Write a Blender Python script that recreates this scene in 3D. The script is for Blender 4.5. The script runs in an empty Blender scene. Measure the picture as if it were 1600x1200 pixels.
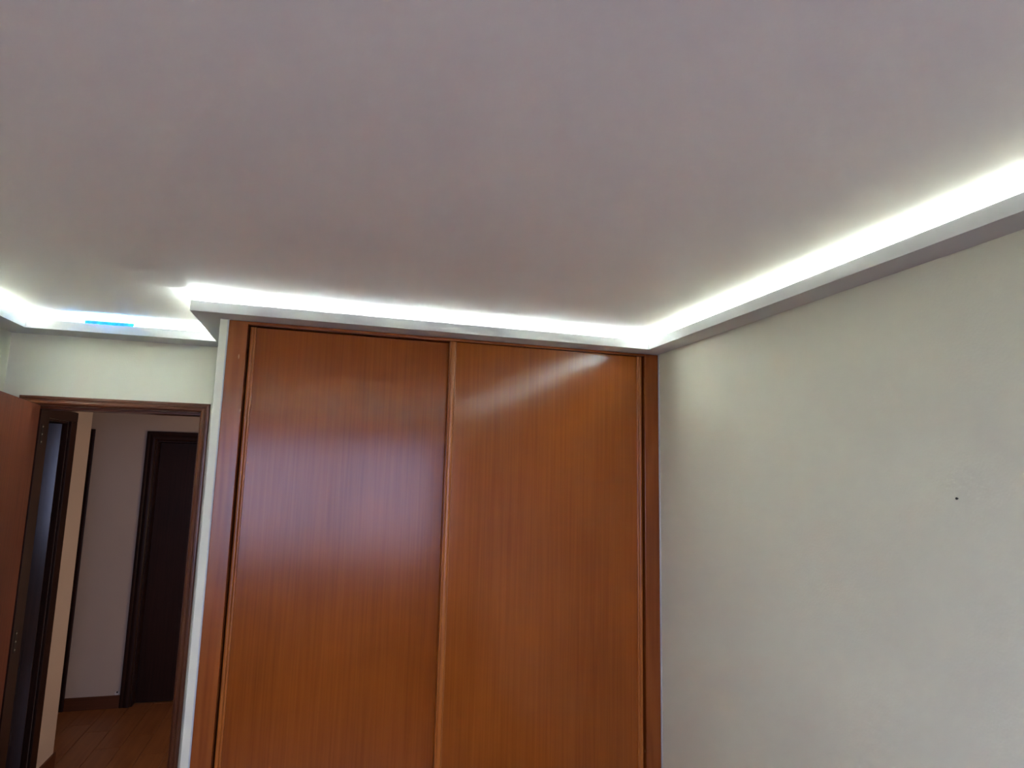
import bpy, bmesh, math, random
from mathutils import Vector, Matrix

scene = bpy.context.scene
COL = scene.collection
random.seed(4)

# ------------------------------------------------------------------ camera
CAM_H = 1.812
cam_data = bpy.data.cameras.new('camera')
cam_data.sensor_fit = 'HORIZONTAL'
cam_data.sensor_width = 36.0
cam_data.lens = 987.43 / 1600 * 36.0
cam_data.clip_start = 0.02
cam = bpy.data.objects.new('camera', cam_data)
COL.objects.link(cam)
R = Vector((0.9600068, -0.27894439, 0.02402032)).normalized()
U = Vector((-0.06193756, -0.12792522, 0.98984791)).normalized()
F = R.cross(U) * -1
U = R.cross(F)
cam.matrix_world = Matrix(((R.x, U.x, -F.x, 0), (R.y, U.y, -F.y, 0), (R.z, U.z, -F.z, CAM_H), (0, 0, 0, 1)))
scene.camera = cam

# ------------------------------------------------------------------ world, exposure
SKY_STRENGTH = 6.5
LED_STRENGTH = 470.0
scene.view_settings.view_transform = 'Standard'
scene.view_settings.look = 'None'
scene.view_settings.exposure = 0.13
scene.view_settings.gamma = 1.0
scene.view_settings.use_curve_mapping = False
world = bpy.data.worlds.new('sky')
scene.world = world
world.use_nodes = True
bg = world.node_tree.nodes['Background']
bg.inputs['Color'].default_value = (0.54, 0.62, 1.0, 1)      # even, overcast sky
bg.inputs['Strength'].default_value = SKY_STRENGTH
scene.cycles.max_bounces = 6
scene.cycles.diffuse_bounces = 4
scene.cycles.glossy_bounces = 3
scene.cycles.adaptive_threshold = 0.04
scene.cycles.sample_clamp_indirect = 0.0
scene.cycles.use_guiding = True
scene.cycles.use_surface_guiding = True
scene.cycles.guiding_training_samples = 64

# ------------------------------------------------------------------ room dimensions (metres)
XR, XF = 1.4416, 1.3408          # right wall, lip of the cornice along it
YW, YF = 2.5871, 2.4809          # wardrobe front, lip of the cornice before it
XL, XLF = -1.3646, -1.2557       # left wall, lip
YD, YDF = 3.2240, 3.0697         # doorway wall, lip
XN, XW = -0.4275, -0.3950        # partition beside the wardrobe, wardrobe frame
XRF = -0.5145                    # lip of the cornice returning beside the wardrobe
YB, YBF = -1.00, -0.892          # window wall, lip
ZS, ZL, ZC = 2.372, 2.411, 2.452 # soffit, lip top, ceiling
YH = 3.384                       # hall face of the doorway wall
YFAR = 5.65                      # far wall of the hall
XHL, YHE = -1.4656, 4.644        # hall left wall and where it ends
OPL, OPR, OPZ = -1.262, -0.579, 2.060   # clear opening of the bedroom door
WX0, WX1, WZ0, WZ1 = -1.05, 1.08, 0.93, 2.10   # bedroom window

# portal that guides light sampling through the window opening (gives no light itself)
ld = bpy.data.lights.new('window_portal', 'AREA')
ld.shape = 'RECTANGLE'; ld.size = WX1 - WX0; ld.size_y = WZ1 - WZ0
ld.cycles.is_portal = True
lo = bpy.data.objects.new('window_portal', ld); COL.objects.link(lo)
lo.location = ((WX0 + WX1) / 2, YB - 0.06, (WZ0 + WZ1) / 2)
lo.rotation_euler = (math.pi / 2, 0, 0)

# ------------------------------------------------------------------ materials
def nt(name):
    m = bpy.data.materials.new(name); m.use_nodes = True
    t = m.node_tree
    return m, t, t.nodes['Principled BSDF']

def paint(name, col, rough=0.75, var=0.03, bump=0.05, scale=3.0):
    m, t, b = nt(name)
    b.inputs['Roughness'].default_value = rough
    b.inputs['Specular IOR Level'].default_value = 0.25
    tc = t.nodes.new('ShaderNodeTexCoord')
    n = t.nodes.new('ShaderNodeTexNoise'); n.inputs['Scale'].default_value = scale; n.inputs['Detail'].default_value = 2
    t.links.new(tc.outputs['Object'], n.inputs['Vector'])
    r = t.nodes.new('ShaderNodeMapRange')
    r.inputs['To Min'].default_value = 1 - var; r.inputs['To Max'].default_value = 1 + var
    t.links.new(n.outputs['Fac'], r.inputs['Value'])
    h = t.nodes.new('ShaderNodeMix'); h.data_type = 'RGBA'; h.blend_type = 'MULTIPLY'
    h.inputs['Factor'].default_value = 1
    h.inputs['A'].default_value = (*col, 1)
    t.links.new(r.outputs['Result'], h.inputs['B'])
    t.links.new(h.outputs['Result'], b.inputs['Base Color'])
    n2 = t.nodes.new('ShaderNodeTexNoise'); n2.inputs['Scale'].default_value = 180; n2.inputs['Detail'].default_value = 0
    t.links.new(tc.outputs['Object'], n2.inputs['Vector'])
    bp = t.nodes.new('ShaderNodeBump'); bp.inputs['Strength'].default_value = bump; bp.inputs['Distance'].default_value = 0.002
    t.links.new(n2.outputs['Fac'], bp.inputs['Height'])
    t.links.new(bp.outputs['Normal'], b.inputs['Normal'])
    return m

def wood(name, light, dark, rough=0.3, axis='z', grain=1.0, fig=0.5, off=(0, 0, 0), spec=0.5, blotch=0.5, flecks=0.0):
    """varnished veneer: fine pores stretched along the axis, a broad cathedral figure, soft blotches"""
    m, t, b = nt(name)
    b.inputs['Roughness'].default_value = rough
    b.inputs['Specular IOR Level'].default_value = spec
    tc = t.nodes.new('ShaderNodeTexCoord')
    def mapped(sa, sb):
        mp = t.nodes.new('ShaderNodeMapping')
        s = [sb, sb, sb]; s['xyz'.index(axis)] = sa
        mp.inputs['Scale'].default_value = s
        mp.inputs['Location'].default_value = off
        t.links.new(tc.outputs['Object'], mp.inputs['Vector'])
        return mp
    fine = t.nodes.new('ShaderNodeTexNoise'); fine.inputs['Scale'].default_value = 1; fine.inputs['Detail'].default_value = 2
    t.links.new(mapped(2.2, 130 * grain).outputs['Vector'], fine.inputs['Vector'])
    broad = t.nodes.new('ShaderNodeTexNoise'); broad.inputs['Scale'].default_value = 1; broad.inputs['Detail'].default_value = 2
    broad.inputs['Distortion'].default_value = 0.6
    t.links.new(mapped(0.7, 9).outputs['Vector'], broad.inputs['Vector'])
    wv = t.nodes.new('ShaderNodeMath'); wv.operation = 'MULTIPLY'; wv.inputs[1].default_value = 26
    t.links.new(broad.outputs['Fac'], wv.inputs[0])
    sn = t.nodes.new('ShaderNodeMath'); sn.operation = 'SINE'; t.links.new(wv.outputs[0], sn.inputs[0])
    bl = t.nodes.new('ShaderNodeTexNoise'); bl.inputs['Scale'].default_value = 2.3; bl.inputs['Detail'].default_value = 3
    t.links.new(mapped(0.8, 1.4).outputs['Vector'], bl.inputs['Vector'])
    def madd(src, mul, add):
        q = t.nodes.new('ShaderNodeMath'); q.operation = 'MULTIPLY_ADD'
        t.links.new(src, q.inputs[0]); q.inputs[1].default_value = mul
        if isinstance(add, (int, float)): q.inputs[2].default_value = add
        else: t.links.new(add, q.inputs[2])
        return q.outputs[0]
    v = madd(fine.outputs['Fac'], 0.95, 0.03)
    v = madd(sn.outputs[0], 0.10 * fig, v)
    v = madd(bl.outputs['Fac'], blotch * 2, v)
    v = madd(v, 1.0, -blotch)
    mx = t.nodes.new('ShaderNodeMix'); mx.data_type = 'RGBA'; mx.clamp_factor = True
    mx.inputs['A'].default_value = (*dark, 1); mx.inputs['B'].default_value = (*light, 1)
    t.links.new(v, mx.inputs['Factor'])
    out = mx.outputs['Result']
    if flecks:      # sparse pale dents in the varnish
        fn = t.nodes.new('ShaderNodeTexNoise'); fn.inputs['Scale'].default_value = 1; fn.inputs['Detail'].default_value = 1
        t.links.new(mapped(22, 45).outputs['Vector'], fn.inputs['Vector'])
        fr = t.nodes.new('ShaderNodeMapRange'); fr.inputs['From Min'].default_value = 0.77; fr.inputs['From Max'].default_value = 0.80; fr.inputs['To Max'].default_value = flecks
        t.links.new(fn.outputs['Fac'], fr.inputs['Value'])
        fm = t.nodes.new('ShaderNodeMix'); fm.data_type = 'RGBA'; fm.clamp_factor = True
        t.links.new(fr.outputs['Result'], fm.inputs['Factor']); t.links.new(out, fm.inputs['A'])
        fm.inputs['B'].default_value = (0.62, 0.30, 0.12, 1)
        out = fm.outputs['Result']
    t.links.new(out, b.inputs['Base Color'])
    return m

def plain(name, col, rough=0.5, metal=0.0):
    m, t, b = nt(name)
    b.inputs['Metallic'].default_value = metal
    n = t.nodes.new('ShaderNodeTexNoise'); n.inputs['Scale'].default_value = 40
    r = t.nodes.new('ShaderNodeMapRange'); r.inputs['To Min'].default_value = max(0, rough - 0.06); r.inputs['To Max'].default_value = rough + 0.06
    t.links.new(n.outputs['Fac'], r.inputs['Value']); t.links.new(r.outputs['Result'], b.inputs['Roughness'])
    b.inputs['Base Color'].default_value = (*col, 1)
    return m

def emit(name, col, strength):
    m, t, b = nt(name)
    b.inputs['Base Color'].default_value = (0.8, 0.8, 0.8, 1)
    b.inputs['Emission Color'].default_value = (*col, 1)
    b.inputs['Emission Strength'].default_value = strength
    return m

M = {}
M['ceiling'] = paint('ceiling_paint', (0.90, 0.86, 0.85), 0.85, 0.02, 0.08, 1.5)
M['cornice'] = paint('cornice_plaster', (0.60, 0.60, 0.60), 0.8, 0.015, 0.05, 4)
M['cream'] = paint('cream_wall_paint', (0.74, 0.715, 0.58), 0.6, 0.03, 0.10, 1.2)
M['nib'] = paint('partition_paint', (0.78, 0.755, 0.63), 0.6, 0.02, 0.08, 2)
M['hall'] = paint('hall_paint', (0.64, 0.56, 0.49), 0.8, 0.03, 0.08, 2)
M['panel'] = wood('wardrobe_veneer', (0.37, 0.096, 0.012), (0.23, 0.050, 0.006), 0.165, 'z', 1.0, 0.35, spec=0.37)
M['panel2'] = wood('wardrobe_veneer_left', (0.34, 0.084, 0.011), (0.21, 0.044, 0.005), 0.165, 'z', 1.0, 0.35, (3.1, 0, 1.7), spec=0.37)
M['stile'] = wood('wardrobe_solid', (0.33, 0.086, 0.014), (0.22, 0.048, 0.007), 0.22, 'z', 0.5, 2.2, (0.4, 2, 5), blotch=0.2, flecks=0.6)
M['mould'] = wood('wardrobe_moulding', (0.52, 0.160, 0.026), (0.34, 0.085, 0.012), 0.28, 'z', 0.5, 0.4)
M['carcass'] = wood('wardrobe_inside', (0.10, 0.035, 0.012), (0.05, 0.018, 0.007), 0.5, 'z')
M['casing'] = wood('door_casing_wood', (0.23, 0.070, 0.026), (0.10, 0.028, 0.011), 0.30, 'z', 0.5, 0.6)
M['casing_h'] = wood('door_casing_wood_across', (0.23, 0.070, 0.026), (0.10, 0.028, 0.011), 0.30, 'x', 0.5, 0.6)
M['leaf'] = wood('door_leaf_wood', (0.26, 0.066, 0.030), (0.13, 0.032, 0.014), 0.48, 'z', 0.5, 0.8, (1, 1, 1), spec=0.3)
M['dark'] = wood('hall_door_wood', (0.045, 0.017, 0.012), (0.018, 0.008, 0.006), 0.42, 'z', 0.6, 0.5, spec=0.2)
M['dark_y'] = wood('hall_door_wood_along', (0.045, 0.017, 0.012), (0.018, 0.008, 0.006), 0.42, 'y', 0.6, 0.5, spec=0.2)
M['dark_leaf'] = wood('hall_leaf_gloss', (0.045, 0.020, 0.018), (0.020, 0.010, 0.009), 0.20, 'z', 0.6, 0.5, spec=0.6)
M['skirt'] = wood('baseboard_wood', (0.16, 0.058, 0.024), (0.09, 0.030, 0.013), 0.4, 'x', 0.5, 0.5)
M['plank'] = wood('floor_plank_wood', (0.43, 0.185, 0.068), (0.25, 0.095, 0.033), 0.38, 'y', 0.4, 1.0)
M['plank2'] = wood('floor_plank_wood_darker', (0.39, 0.165, 0.060), (0.23, 0.085, 0.030), 0.38, 'y', 0.4, 1.0, (2, 7, 0))
M['grout'] = paint('floor_grout', (0.66, 0.46, 0.30), 0.9, 0.05, 0.1, 10)
M['metal'] = plain('dull_metal', (0.55, 0.53, 0.48), 0.35, 1.0)
M['dark_metal'] = plain('dark_metal', (0.045, 0.04, 0.035), 0.45, 0.8)
M['frame'] = plain('window_frame_white', (0.75, 0.75, 0.75), 0.4)
M['ground'] = paint('outdoor_ground', (0.30, 0.28, 0.25), 0.9, 0.1, 0.1, 0.5)
M['led'] = emit('led_white', (0.83, 1.0, 0.97), LED_STRENGTH)
M['led_blue'] = emit('led_blue', (0.06, 0.40, 1.0), 240.0)
M['lamp'] = emit('lamp_globe', (1.0, 0.75, 0.57), 85.0)
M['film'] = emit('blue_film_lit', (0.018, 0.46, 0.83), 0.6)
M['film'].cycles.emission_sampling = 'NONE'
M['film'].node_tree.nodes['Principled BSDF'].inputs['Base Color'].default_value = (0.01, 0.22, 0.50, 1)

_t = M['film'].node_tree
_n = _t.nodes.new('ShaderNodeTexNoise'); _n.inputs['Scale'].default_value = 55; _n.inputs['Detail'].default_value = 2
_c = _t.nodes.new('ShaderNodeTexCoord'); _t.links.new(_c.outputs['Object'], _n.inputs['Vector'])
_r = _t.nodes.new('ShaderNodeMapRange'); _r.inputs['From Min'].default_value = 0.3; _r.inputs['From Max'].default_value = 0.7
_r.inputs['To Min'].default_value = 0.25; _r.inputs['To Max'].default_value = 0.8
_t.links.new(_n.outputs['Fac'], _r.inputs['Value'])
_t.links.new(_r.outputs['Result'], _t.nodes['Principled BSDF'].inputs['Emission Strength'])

# ------------------------------------------------------------------ helpers
def box(bm, x0, x1, y0, y1, z0, z1, bevel=0.0):
    vs = [bm.verts.new(p) for p in ((x0,y0,z0),(x1,y0,z0),(x1,y1,z0),(x0,y1,z0),(x0,y0,z1),(x1,y0,z1),(x1,y1,z1),(x0,y1,z1))]
    fs = [bm.faces.new([vs[i] for i in f]) for f in ((0,3,2,1),(4,5,6,7),(0,1,5,4),(1,2,6,5),(2,3,7,6),(3,0,4,7))]
    if bevel:
        es = list({e for f in fs for e in f.edges})
        bmesh.ops.bevel(bm, geom=es, offset=bevel, segments=2, affect='EDGES', profile=0.5)

def mesh_obj(name, bm, mat, parent=None, smooth=False):
    bmesh.ops.recalc_face_normals(bm, faces=bm.faces)
    me = bpy.data.meshes.new(name); bm.to_mesh(me); bm.free()
    me.materials.append(mat)
    if smooth:
        for p in me.polygons: p.use_smooth = True
    o = bpy.data.objects.new(name, me); COL.objects.link(o)
    if parent: o.parent = parent
    return o

def boxes(name, lst, mat, parent=None, bevel=0.0):
    bm = bmesh.new()
    for b in lst: box(bm, *b, bevel=bevel)
    return mesh_obj(name, bm, mat, parent)

def empty(name, loc=(0, 0, 0)):
    o = bpy.data.objects.new(name, None); o.empty_display_size = 0.1
    COL.objects.link(o); o.location = loc
    return o

def child(o, parent):
    """parent without moving: shapes are written in room coordinates"""
    o.parent = parent
    o.matrix_parent_inverse = Matrix.Translation(-parent.location) if parent.rotation_euler.z == 0 else parent.matrix_world.inverted()
    return o

def struct(o, label=None):
    o['kind'] = 'structure'
    if label: o['label'] = label
    return o

def tag(o, label, cat, group=None):
    o['label'] = label; o['category'] = cat
    if group: o['group'] = group
    return o

def prism(bm, prof, a, b, place):
    """profile polygon (u,v) extruded from parameter a to b; place(u,v,t) -> xyz; a,b may depend on u for mitres"""
    A = [bm.verts.new(place(u, v, a(u) if callable(a) else a)) for u, v in prof]
    B = [bm.verts.new(place(u, v, b(u) if callable(b) else b)) for u, v in prof]
    n = len(prof)
    for i in range(n):
        bm.faces.new((A[i], A[(i + 1) % n], B[(i + 1) % n], B[i]))
    bm.faces.new(A[::-1]); bm.faces.new(B)

def cyl(bm, c, axis, r, h, n=16, r2=None):
    ax = Vector(axis).normalized(); s = ax.orthogonal().normalized(); q = ax.cross(s)
    r2 = r if r2 is None else r2
    A = [bm.verts.new(Vector(c) + (s * math.cos(2*math.pi*i/n) + q * math.sin(2*math.pi*i/n)) * r) for i in range(n)]
    B = [bm.verts.new(Vector(c) + ax * h + (s * math.cos(2*math.pi*i/n) + q * math.sin(2*math.pi*i/n)) * r2) for i in range(n)]
    for i in range(n): bm.faces.new((A[i], A[(i+1) % n], B[(i+1) % n], B[i]))
    bm.faces.new(A[::-1]); bm.faces.new(B)

# ------------------------------------------------------------------ room shell
T = 0.15
struct(boxes('floor', [(XL - T, XR + T, YB - T, YH, -0.12, 0.0)], M['plank']))
struct(boxes('ceiling', [(XL - T, XR + T, YB - T, YH, ZC, ZC + 0.12)], M['ceiling']), 'white painted ceiling with faint roller marks')
struct(boxes('wall_right', [(XR, XR + T, YB - T, YD, 0, ZC)], M['cream']), 'bare cream painted wall right of the wardrobe')
struct(boxes('wall_left', [(XL - T, XL, YB - T, YD, 0, ZC)], M['cream']), 'cream wall behind the open bedroom door')
struct(boxes('wall_back', [
    (XHL - T, OPL - 0.006, YD, YH, 0, ZC), (OPR + 0.006, XR + T, YD, YH, 0, ZC), (OPL - 0.006, OPR + 0.006, YD, YH, OPZ + 0.006, ZC)],
    M['cream']), 'cream wall above and around the bedroom doorway')
struct(boxes('wall_partition', [(XN, XW, YW, YD, 0, ZC)], M['nib'], bevel=0.002), 'narrow painted wall edge beside the wardrobe frame')
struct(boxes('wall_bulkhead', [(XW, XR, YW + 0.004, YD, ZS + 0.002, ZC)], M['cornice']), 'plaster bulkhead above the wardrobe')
struct(boxes('wall_near', [
    (XL, XR, YB - T, YB, 0, WZ0), (XL, XR, YB - T, YB, WZ1, ZC), (XL, WX0, YB - T, YB, WZ0, WZ1), (WX1, XR, YB - T, YB, WZ0, WZ1)],
    M['cream']), 'cream wall with the bedroom window')
# window frame (sashes slid open), behind the camera
w = struct(empty('window_1', ((WX0 + WX1) / 2, YB - 0.08, WZ0)))
f = 0.035
child(boxes('window_frame', [(WX0, WX1, YB - 0.11, YB - 0.06, WZ0, WZ0 + f), (WX0, WX1, YB - 0.11, YB - 0.06, WZ1 - f, WZ1),
      (WX0, WX0 + f, YB - 0.11, YB - 0.06, WZ0 + f, WZ1 - f), (WX1 - f, WX1, YB - 0.11, YB - 0.06, WZ0 + f, WZ1 - f)], M['frame']), w)
xm = (WX0 + WX1) / 2
child(boxes('mullion', [(xm - 0.02, xm + 0.02, YB - 0.10, YB - 0.07, WZ0 + f, WZ1 - f)], M['frame']), w)
struct(boxes('ground', [(-30, 30, -40, YB - T - 0.01, -3.3, -3.0)], M['ground']))

# filler beads where the wardrobe frame meets the walls
struct(boxes('trim_3', [(XR - 0.003, XR - 0.0002, YW - 0.017, YW - 0.007, 0.08, ZS - 0.001)], M['cornice'], bevel=0.001))
struct(boxes('trim_4', [(XN + 0.027, XW - 0.0002, YW - 0.003, YW - 0.0002, 0.0, ZS - 0.001)], M['cornice'], bevel=0.0008))

# bedroom baseboards
struct(boxes('baseboard_right', [(XR - 0.012, XR, YB, YW - 0.002, 0, 0.08)], M['skirt'], bevel=0.003))
struct(boxes('baseboard_left', [(XL, XL + 0.012, YB, YD - 0.03, 0, 0.08)], M['skirt'], bevel=0.003))
struct(boxes('baseboard_near', [(XL + 0.012, XR - 0.012, YB, YB + 0.012, 0, 0.08)], M['skirt'], bevel=0.003))

# ------------------------------------------------------------------ cornice with the light cove
outer = [(XR, YB), (XR, YW), (XN, YW), (XN, YD), (XL, YD), (XL, YB)]
inner = [(XF, YBF), (XF, YF), (XRF, YF), (XRF, YDF), (XLF, YDF), (XLF, YBF)]
LT = 0.005     # lip thickness
n = 6
def offset_in(poly, d):
    """shift every edge of the counter-clockwise lip outline outwards by d"""
    out = []
    for i in range(len(poly)):
        p0, p1, p2 = Vector(poly[i - 1]), Vector(poly[i]), Vector(poly[(i + 1) % len(poly)])
        d1 = (p1 - p0).normalized(); d2 = (p2 - p1).normalized()
        n1 = Vector((d1.y, -d1.x)); n2 = Vector((d2.y, -d2.x))
        k = 1 + n1.dot(n2)
        out.append(tuple(p1 + (n1 + n2) * (d / k)))
    return out
lip_in = offset_in(inner, LT)
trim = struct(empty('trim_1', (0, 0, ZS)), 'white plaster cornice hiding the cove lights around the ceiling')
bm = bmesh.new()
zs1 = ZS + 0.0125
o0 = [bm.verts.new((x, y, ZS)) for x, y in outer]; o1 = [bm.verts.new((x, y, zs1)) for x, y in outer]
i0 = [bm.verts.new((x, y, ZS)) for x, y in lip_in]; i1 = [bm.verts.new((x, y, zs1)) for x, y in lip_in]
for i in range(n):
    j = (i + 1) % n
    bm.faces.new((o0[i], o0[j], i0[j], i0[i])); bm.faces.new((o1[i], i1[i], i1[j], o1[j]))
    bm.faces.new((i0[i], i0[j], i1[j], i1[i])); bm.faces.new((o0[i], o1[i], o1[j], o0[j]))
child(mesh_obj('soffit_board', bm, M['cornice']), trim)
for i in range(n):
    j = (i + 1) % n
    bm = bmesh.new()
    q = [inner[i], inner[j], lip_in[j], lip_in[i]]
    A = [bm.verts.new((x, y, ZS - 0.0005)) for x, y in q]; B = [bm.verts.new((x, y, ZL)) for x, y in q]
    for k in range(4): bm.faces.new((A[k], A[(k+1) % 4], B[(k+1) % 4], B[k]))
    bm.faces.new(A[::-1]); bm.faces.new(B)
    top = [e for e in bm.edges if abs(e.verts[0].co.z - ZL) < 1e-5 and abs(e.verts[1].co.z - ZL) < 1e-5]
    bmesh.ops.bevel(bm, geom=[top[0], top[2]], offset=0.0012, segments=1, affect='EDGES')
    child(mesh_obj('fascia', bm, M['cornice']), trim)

# ------------------------------------------------------------------ light strips lying behind the lip
def led_strip(p, q, label):
    """tape lying behind the lip, shining up at the ceiling; p->q runs along the lip's inner face"""
    p, q = Vector(p), Vector(q)
    d = (q - p).normalized(); nn = Vector((d.y, -d.x))      # towards the wall
    a = p + d * 0.006; b = q - d * 0.006
    z0, z1 = ZS + 0.0128, ZS + 0.0150
    t = empty('led_strip', (a.x, a.y, z0))
    def slab(name, o0_, o1_, za, zb, mat):
        bm = bmesh.new()
        c = [a + nn * o0_, b + nn * o0_, b + nn * o1_, a + nn * o1_]
        A = [bm.verts.new((v.x, v.y, za)) for v in c]; B = [bm.verts.new((v.x, v.y, zb)) for v in c]
        for k in range(4): bm.faces.new((A[k], A[(k+1) % 4], B[(k+1) % 4], B[k]))
        bm.faces.new(A[::-1]); bm.faces.new(B)
        child(mesh_obj(name, bm, mat), t)
    slab('backing_tape', 0.0003, 0.0085, z0, z0 + 0.0010, M['frame'])
    # only the upper face of the tape glows
    bm = bmesh.new()
    sec = [(0.0008, z0 + 0.0011), (0.0068, z0 + 0.0011), (0.0068, z1), (0.0008, z1)]
    A = [bm.verts.new((a.x + nn.x * o_, a.y + nn.y * o_, z)) for o_, z in sec]
    B = [bm.verts.new((b.x + nn.x * o_, b.y + nn.y * o_, z)) for o_, z in sec]
    for k in range(4):
        fc = bm.faces.new((A[k], A[(k+1) % 4], B[(k+1) % 4], B[k])); fc.material_index = 1 if k == 2 else 0
    bm.faces.new(A[::-1]); bm.faces.new(B)
    g_ = mesh_obj('glowing_face', bm, M['frame']); g_.data.materials.append(M['led'])
    child(g_, t)
    return tag(t, label, 'light strip', 'cool white light strips in the ceiling cove')
names = ['white light strip in the cove along the bare right wall',
         'white light strip in the cove over the wardrobe',
         'white light strip in the cornice return beside the wardrobe, facing the doorway',
         None,
         'white light strip in the cove along the left wall',
         'white light strip in the cove over the window wall']
BLX0, BLX1 = -1.0389, -0.8518
for i in range(n):
    j = (i + 1) % n
    if i == 3:      # doorway run is broken by the blue piece
        led_strip(lip_in[i], (BLX1 + 0.05, lip_in[i][1]), 'white light strip over the doorway, right of the blue piece')
        led_strip((BLX0 - 0.05, lip_in[i][1]), lip_in[j], 'white light strip over the doorway, left of the blue piece')
    else:
        led_strip(lip_in[i], lip_in[j], names[i])
# the piece that came loose and lies on the lip, still wearing its blue film
t = empty('led_strip', ((BLX0 + BLX1) / 2, YDF, ZL))
child(boxes('tape', [(BLX0, BLX1, YDF + 0.001, YDF + 0.010, ZL + 0.0002, ZL + 0.0012)], M['led_blue']), t)
bm = bmesh.new()
k = 22
tp = []; bt = []
for i in range(k + 1):      # slightly crinkled film hanging over the edge of the lip
    x = BLX0 + (BLX1 - BLX0) * i / k
    tp.append(bm.verts.new((x, YDF - 0.0008 - random.random() * 0.0012, ZL + 0.0105 + random.uniform(-0.0006, 0.0006))))
    bt.append(bm.verts.new((x, YDF - 0.0012 - random.random() * 0.0012, ZL - 0.0030 + random.uniform(-0.0008, 0.0008))))
for i in range(k): bm.faces.new((tp[i], tp[i+1], bt[i+1], bt[i]))
g = bmesh.ops.extrude_face_region(bm, geom=list(bm.faces))
for v in [e for e in g['geom'] if isinstance(e, bmesh.types.BMVert)]: v.co.y += 0.0006
child(mesh_obj('film', bm, M['film']), t)
tag(t, 'loose piece of light strip glowing blue on the cornice over the doorway', 'light strip')

# ------------------------------------------------------------------ wardrobe
W = empty('wardrobe', ((XW + XR) / 2, YW, 0))
X0, X1, X2, X3 = XW + 0.0005, -0.3265, 1.3711, XR - 0.0015
ZH = 2.3595
def wpart(name, lst, mat, bevel=0.0, parent=None):
    return child(boxes(name, lst, mat, bevel=bevel), W)
wpart('stile', [(X0, X1, YW - 0.006, YW + 0.075, 0, ZS - 0.002)], M['stile'], 0.0015)
wpart('stile', [(X2, X3, YW - 0.006, YW + 0.075, 0, ZS - 0.002)], M['stile'], 0.0015)
hm = wood('wardrobe_header', (0.33, 0.086, 0.014), (0.22, 0.048, 0.007), 0.27, 'x', 0.5, 0.6)
wpart('header', [(X1, X2, YW - 0.006, YW + 0.012, ZH, ZS - 0.002), (X1, X2, YW + 0.012, YW + 0.075, ZH + 0.004, ZS - 0.002)], hm)
wpart('plinth', [(X1, X2, YW + 0.004, YW + 0.075, 0, 0.06)], M['stile'], 0.001)
wpart('carcass', [(X0, X3, YD - 0.02, YD - 0.004, 0, ZS - 0.002), (X0, X0 + 0.016, YW + 0.076, YD - 0.021, 0, ZS - 0.002),
      (X3 - 0.016, X3, YW + 0.076, YD - 0.021, 0, ZS - 0.002), (X0 + 0.017, X3 - 0.017, YW + 0.076, YD - 0.021, 0, 0.06)], M['carcass'])

def round_strip(name, x0, x1, yface, depth, z0, z1, beads, mat, parent):
    """vertical moulding with a row of half-round beads, front towards -y"""
    prof = [(x1, depth), (x0, depth)]
    tot = sum(b for b, _ in beads); x = x0
    for b_, h in beads:
        ww = (x1 - x0) * b_ / tot
        for i in range(9):
            a = math.pi * i / 8
            prof.append((x + ww * (0.5 - 0.5 * math.cos(a)), -h * math.sin(a) ** 0.8 if 0 < i < 8 else 0.0))
        x += ww
    pr = []
    for p_ in prof:
        if not pr or (abs(p_[0] - pr[-1][0]) + abs(p_[1] - pr[-1][1])) > 1e-6: pr.append(p_)
    bm = bmesh.new()
    prism(bm, pr, z0, z1, lambda u, v, t_: (u, yface + v, t_))
    return child(mesh_obj(name, bm, mat), parent)

def sliding_door(x0, x1, yf, mat, ml, mr, z0=0.064, z1=2.3575):
    """panel between two edge mouldings (widths ml, mr)"""
    d = child(boxes('sliding_door', [(x0 + ml, x1 - mr, yf, yf + 0.018, z0, z1)], mat), W)
    if ml: child_l = round_strip('edge_moulding', x0, x0 + ml, yf - 0.003, 0.024, z0, z1, [(1.2, 0.004), (0.8, 0.003)] if ml < 0.024 else [(0.3, 0.002), (1.4, 0.006), (0.3, 0.002)], M['mould'], W); child_l.parent = d; child_l.matrix_parent_inverse = Matrix.Translation(Vector((0, 0, 0)))
    if mr: child_r = round_strip('edge_moulding', x1 - mr, x1, yf - 0.003, 0.024, z0, z1, [(0.7, 0.003), (1.0, 0.004)], M['mould'], W); child_r.parent = d; child_r.matrix_parent_inverse = Matrix.Translation(Vector((0, 0, 0)))
    return d
sliding_door(-0.3215, 0.53, YW + 0.042, M['panel2'], 0.022, 0.022)
sliding_door(0.4685, 1.3615, YW + 0.008, M['panel'], 0.028, 0.024)
tag(W, 'built-in orange-brown wooden wardrobe with two tall sliding doors', 'wardrobe')

# ------------------------------------------------------------------ doors
CAS = [(0.0, 0.0), (0.0, -0.010), (0.004, -0.013), (0.010, -0.0135), (0.013, -0.010), (0.016, -0.010),
       (0.020, -0.0155), (0.027, -0.0175), (0.034, -0.016), (0.038, -0.010), (0.040, -0.004), (0.040, 0.0)]
def frame(parent, x0, x1, z1, yface, sgn, wcas, mv, mh):
    """three mitred casing pieces around an opening in a wall facing -y; u=0 at the outer edge"""
    s = wcas / 0.040
    P_ = [(u * s, v) for u, v in CAS]
    xo0, xo1, zo = x0 - wcas, x1 + wcas, z1 + wcas
    bm = bmesh.new(); prism(bm, P_, 0.0, lambda u: zo - u, lambda u, v, t_: (xo0 + u, yface + v, t_))
    child(mesh_obj('casing_side', bm, mv), parent)
    bm = bmesh.new(); prism(bm, P_, 0.0, lambda u: zo - u, lambda u, v, t_: (xo1 - u, yface + v, t_))
    child(mesh_obj('casing_side', bm, mv), parent)
    bm = bmesh.new(); prism(bm, P_, lambda u: xo0 + u, lambda u: xo1 - u, lambda u, v, t_: (t_, yface + v, zo - u))
    child(mesh_obj('casing_head', bm, mh), parent)

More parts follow.
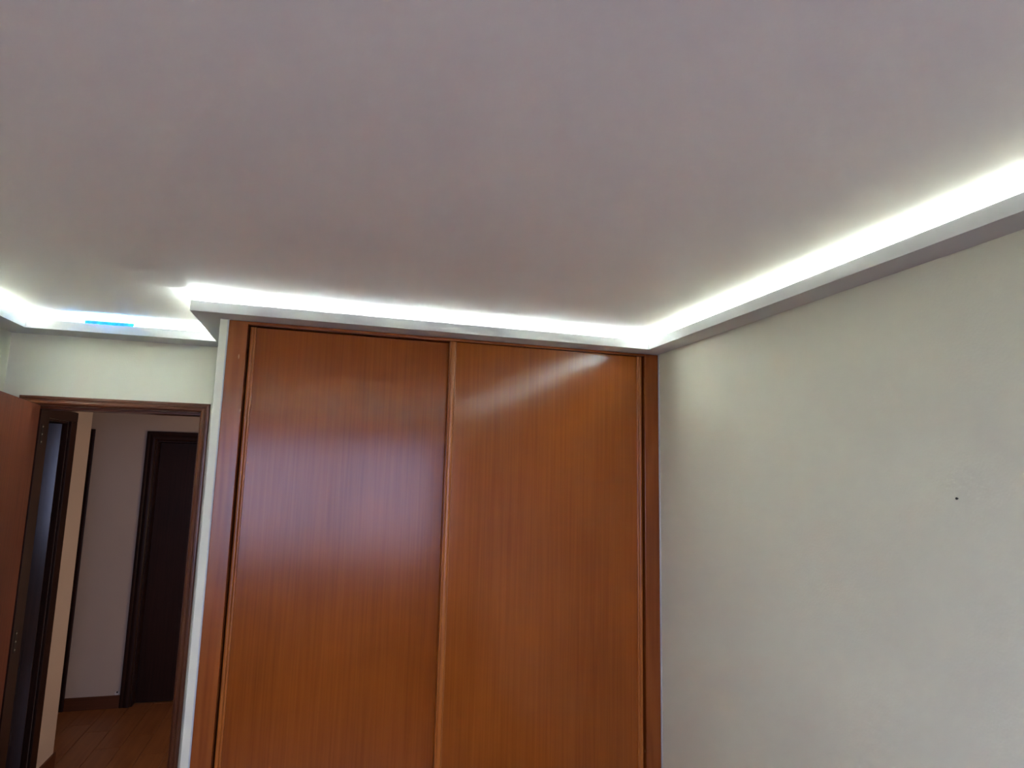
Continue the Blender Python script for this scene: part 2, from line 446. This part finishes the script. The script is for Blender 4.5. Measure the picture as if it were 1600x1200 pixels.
# bedroom door
D1 = struct(empty('door_1', ((OPL + OPR) / 2, YD, 0)), 'open brown bedroom door and its moulded wooden frame')
frame(D1, OPL, OPR, OPZ, YD - 0.0005, 1, 0.0385, M['casing'], M['casing_h'])
child(boxes('jamb_lining', [(OPL - 0.005, OPL + 0.016, YD + 0.001, YH + 0.004, 0, OPZ), (OPL + 0.016, OPL + 0.030, YD + 0.046, YH - 0.02, 0, OPZ - 0.013)], M['dark'], bevel=0.001), D1)
child(boxes('jamb_lining', [(OPR - 0.002, OPR + 0.005, YD + 0.001, YH + 0.004, 0, OPZ), (OPR - 0.012, OPR - 0.002, YD + 0.046, YH - 0.02, 0, OPZ - 0.013)], M['casing'], bevel=0.001), D1)
child(boxes('head_lining', [(OPL + 0.016, OPR - 0.002, YD + 0.001, YH + 0.004, OPZ - 0.003, OPZ + 0.005), (OPL + 0.016, OPR - 0.002, YD + 0.046, YH - 0.02, OPZ - 0.013, OPZ - 0.003)], M['casing_h']), D1)
# leaf swung into the room: built along -y from its hinge, then turned
hinge_at = Vector((-1.218, 3.216, 0))
leaf = boxes('leaf', [(-0.036, 0.0, -0.672, 0.0, 0.008, 2.058)], M['leaf'], bevel=0.002)
leaf.location = (hinge_at.x - D1.location.x, hinge_at.y - D1.location.y, 0)
leaf.rotation_euler = (0, 0, math.radians(9.2))
leaf.parent = D1
hx = OPL + 0.0305
for z in (1.935, 1.05, 0.22):
    hp = child(boxes('hinge', [(hx - 0.0005, hx + 0.0015, YD + 0.066, YD + 0.086, z - 0.045, z + 0.045)], M['dark_metal'], bevel=0.0005), D1)
    for k in (-1, 0, 1):
        bm = bmesh.new(); cyl(bm, (hx + 0.0014, YD + 0.076, z + 0.034 * k), (1, 0, 0), 0.0045, 0.002, 12, 0.003)
        sc_ = mesh_obj('screw', bm, M['metal']); sc_.parent = hp

# ------------------------------------------------------------------ hall
HZ = 2.45
HXR = 0.75
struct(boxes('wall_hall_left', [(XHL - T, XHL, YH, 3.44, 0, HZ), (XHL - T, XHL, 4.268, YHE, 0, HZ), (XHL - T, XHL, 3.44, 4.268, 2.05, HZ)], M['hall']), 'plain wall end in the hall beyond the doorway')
FD0, FD1 = -1.315, -0.615     # far door opening
GD0, GD1 = -2.52, -1.822      # second far door, mostly hidden
DZ = 2.004
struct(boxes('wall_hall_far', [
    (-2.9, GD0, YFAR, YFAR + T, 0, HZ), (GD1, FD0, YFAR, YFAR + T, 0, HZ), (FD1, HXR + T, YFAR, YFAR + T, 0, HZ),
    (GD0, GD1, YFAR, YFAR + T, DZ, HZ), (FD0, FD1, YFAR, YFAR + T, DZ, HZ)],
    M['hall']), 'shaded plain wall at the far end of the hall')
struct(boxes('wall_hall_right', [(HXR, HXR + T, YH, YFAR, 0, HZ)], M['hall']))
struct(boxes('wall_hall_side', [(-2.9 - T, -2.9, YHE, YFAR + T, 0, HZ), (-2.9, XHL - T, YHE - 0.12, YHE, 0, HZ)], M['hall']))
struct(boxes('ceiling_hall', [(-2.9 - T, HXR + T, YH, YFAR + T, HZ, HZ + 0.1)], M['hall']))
# side room behind the hall's left door
struct(boxes('floor_hall', [(-2.9 - T, HXR + T, YH, YFAR + T, -0.12, -0.006)], M['grout']), 'wood-look plank floor of the hall')
fl = bpy.data.objects['floor_hall']
# planks: two shared lengths of mesh, staggered along the hall
PW, PL, G = 0.150, 0.60, 0.0035
pm = []
for k, mat in enumerate((M['plank'], M['plank2'])):
    bm = bmesh.new(); box(bm, 0, PW - G, 0, PL - G, -0.006, 0.0, bevel=0.0008)
    bmesh.ops.recalc_face_normals(bm, faces=bm.faces)
    me = bpy.data.meshes.new('floor_plank'); bm.to_mesh(me); bm.free(); me.materials.append(mat); pm.append(me)
x = XHL - 4 * PW; c = 0
while x < -0.28:
    st = YH + 0.012 - (0.0, 0.30, 0.12, 0.45)[c % 4]
    y = st
    while y < YFAR + 0.06:
        y0 = max(y, YH + 0.012 if x > XHL - 0.01 else YHE + 0.004); y1 = min(y + PL - G, YFAR + 0.07)
        full = abs((y1 - y0) - (PL - G)) < 1e-6
        if y1 - y0 > 0.04:
            if full:
                o = bpy.data.objects.new('floor_plank', pm[(c + int(y * 7)) % 2]); COL.objects.link(o)
                o.location = (x, y0, 0)
            else:
                o = boxes('floor_plank', [(0, PW - G, 0, y1 - y0, -0.006, 0)], M['plank' if (c + int(y * 7)) % 2 else 'plank2'])
                o.location = (x, y0, 0)
            o.parent = fl
        y += PL
    x += PW; c += 1
# threshold
struct(boxes('trim_2', [(OPL, OPR, YH - 0.06, YH + 0.012, 0.0, 0.004)], M['skirt']))
# hall baseboards
struct(boxes('baseboard_hall_far', [(GD1 + 0.073, FD0 - 0.073, YFAR - 0.012, YFAR, 0, 0.092)], M['skirt'], bevel=0.003), 'dark brown baseboard at the far wall of the hall')
struct(boxes('baseboard_hall_left', [(XHL, XHL + 0.012, 4.37, YHE + 0.012, 0, 0.092)], M['skirt'], bevel=0.003), 'dark brown baseboard on the hall wall end')
# chipped plaster by the far door
hw = bpy.data.objects['wall_hall_far']
bm = bmesh.new(); cyl(bm, (-1.412, YFAR - 0.0025, 0.104), (0, 1, 0), 0.014, 0.003, 9, 0.017); mesh_obj('plaster_patch', bm, M['frame'], hw)
bm = bmesh.new(); cyl(bm, (-1.409, YFAR - 0.0035, 0.112), (0, 1, 0), 0.0065, 0.003, 10); mesh_obj('cable_hole', bm, M['dark_metal'], hw)
# far doors
def hall_door(name, x0, x1, label):
    D = struct(empty(name, ((x0 + x1) / 2, YFAR, 0)), label)
    frame(D, x0, x1, DZ, YFAR - 0.0005, 1, 0.072, M['dark'], M['dark'])
    child(boxes('jamb_lining', [(x0 + 0.0005, x0 + 0.012, YFAR, YFAR + 0.12, 0, DZ - 0.0005)], M['dark']), D)
    child(boxes('jamb_lining', [(x1 - 0.012, x1 - 0.0005, YFAR, YFAR + 0.12, 0, DZ - 0.0005)], M['dark']), D)
    child(boxes('head_lining', [(x0 + 0.012, x1 - 0.012, YFAR, YFAR + 0.12, DZ - 0.012, DZ - 0.0005)], M['dark']), D)
    lf = child(boxes('leaf', [(x0 + 0.014, x1 - 0.014, YFAR + 0.07, YFAR + 0.105, 0.004, DZ - 0.014)], M['dark'], bevel=0.002), D)
    bm = bmesh.new(); cyl(bm, (x1 - 0.075, YFAR + 0.07, 1.02), (0, -1, 0), 0.022, 0.006, 20); cyl(bm, (x1 - 0.075, YFAR + 0.064, 1.02), (0, -1, 0), 0.008, 0.035, 12)
    box(bm, x1 - 0.19, x1 - 0.067, YFAR + 0.022, YFAR + 0.034, 1.011, 1.029, bevel=0.003)
    hd = mesh_obj('handle', bm, M['metal']); hd.parent = lf
hall_door('door_2', FD0, FD1, 'dark closed door at the far end of the hall')
hall_door('door_3', GD0, GD1, 'hall door hidden behind the wall end, only its dark casing edge showing')
# door in the hall's left wall
D4 = struct(empty('door_4', (XHL, 3.85, 0)), 'dark glossy door in the hall wall just past the doorway')
y0, y1, zt = 3.44, 4.268, 2.05
child(boxes('casing_head', [(XHL + 0.0005, XHL + 0.016, 3.386, y1 + 0.092, zt, zt + 0.058)], M['dark_y'], bevel=0.003), D4)
child(boxes('casing_side', [(XHL + 0.0005, XHL + 0.016, y1, y1 + 0.092, 0, zt - 0.0005)], M['dark'], bevel=0.003), D4)
child(boxes('casing_side', [(XHL + 0.0005, XHL + 0.016, 3.387, y0, 0, zt - 0.0005)], M['dark'], bevel=0.003), D4)
child(boxes('jamb_lining', [(XHL - 0.10, XHL, y1 - 0.012, y1 - 0.0005, 0, zt - 0.001)], M['dark']), D4)
child(boxes('head_lining', [(XHL - 0.10, XHL, y0 + 0.0005, y1 - 0.013, zt - 0.012, zt - 0.001)], M['dark']), D4)
# its leaf stands ajar into the side room, hinged on the far jamb
lf = boxes('leaf', [(-0.036, 0.0, -0.80, 0.0, 0.006, zt - 0.016)], M['dark_leaf'], bevel=0.002)
lf.parent = D4
lf.location = (-0.014, y1 - 0.046 - D4.location.y, 0)
lf.rotation_euler = (0, 0, -math.radians(72))
gv = boxes('stile_board', [(0.0, 0.004, -0.80, -0.072, 0.010, zt - 0.020)], M['dark_leaf'], bevel=0.0015)
gv.parent = lf
# wall lamp round the corner of the hall
lamp = empty('wall_lamp', (HXR, 4.5, 1.15))
bm = bmesh.new(); cyl(bm, (HXR, 4.5, 1.15), (-1, 0, 0), 0.045, 0.012, 24); cyl(bm, (HXR - 0.012, 4.5, 1.15), (-1, 0, 0), 0.010, 0.06, 12)
child(mesh_obj('bracket', bm, M['metal']), lamp)
bm = bmesh.new(); bmesh.ops.create_uvsphere(bm, u_segments=14, v_segments=8, radius=0.06, matrix=Matrix.Translation((HXR - 0.125, 4.5, 1.15)))
child(mesh_obj('globe', bm, M['lamp'], smooth=True), lamp)
tag(lamp, 'small warm globe wall lamp around the corner of the hall', 'lamp')
# dark closed rooms behind the hall doors
struct(boxes('wall_beyond', [(-2.9 - T, HXR + T, YFAR + 0.62, YFAR + 0.7, 0, HZ), (-2.9 - T, HXR + T, YFAR + T, YFAR + 0.62, HZ - 0.05, HZ), (-2.9 - T, HXR + T, YFAR + T, YFAR + 0.62, -0.1, -0.02),
      (-2.9 - T, -2.9, YFAR + T, YFAR + 0.62, 0, HZ - 0.05), (HXR, HXR + T, YFAR + T, YFAR + 0.62, 0, HZ - 0.05)], M['hall']))
struct(boxes('wall_side_room', [(-2.75, -2.65, YH - 0.1, YHE - 0.125, 0, HZ), (-2.65, XHL - T - 0.005, YH - 0.1, YH, 0, HZ), (-2.65, XHL - T - 0.005, YH, YHE - 0.125, HZ - 0.05, HZ),
      (-2.65, XHL - T - 0.005, YH, YHE - 0.125, -0.1, -0.001)], M['hall']))

# ------------------------------------------------------------------ small things
nl = empty('nail', (XR, 1.166, 1.7784))
bm = bmesh.new(); cyl(bm, (XR - 0.004, 1.166, 1.7784), (1, 0, 0), 0.0013, 0.006, 10); child(mesh_obj('shank', bm, M['dark_metal']), nl)
bm = bmesh.new(); cyl(bm, (XR - 0.0052, 1.166, 1.7784), (1, 0, 0), 0.0030, 0.0014, 14); child(mesh_obj('head', bm, M['dark_metal']), nl)
tag(nl, 'tiny dark nail sticking out of the bare right wall', 'nail')
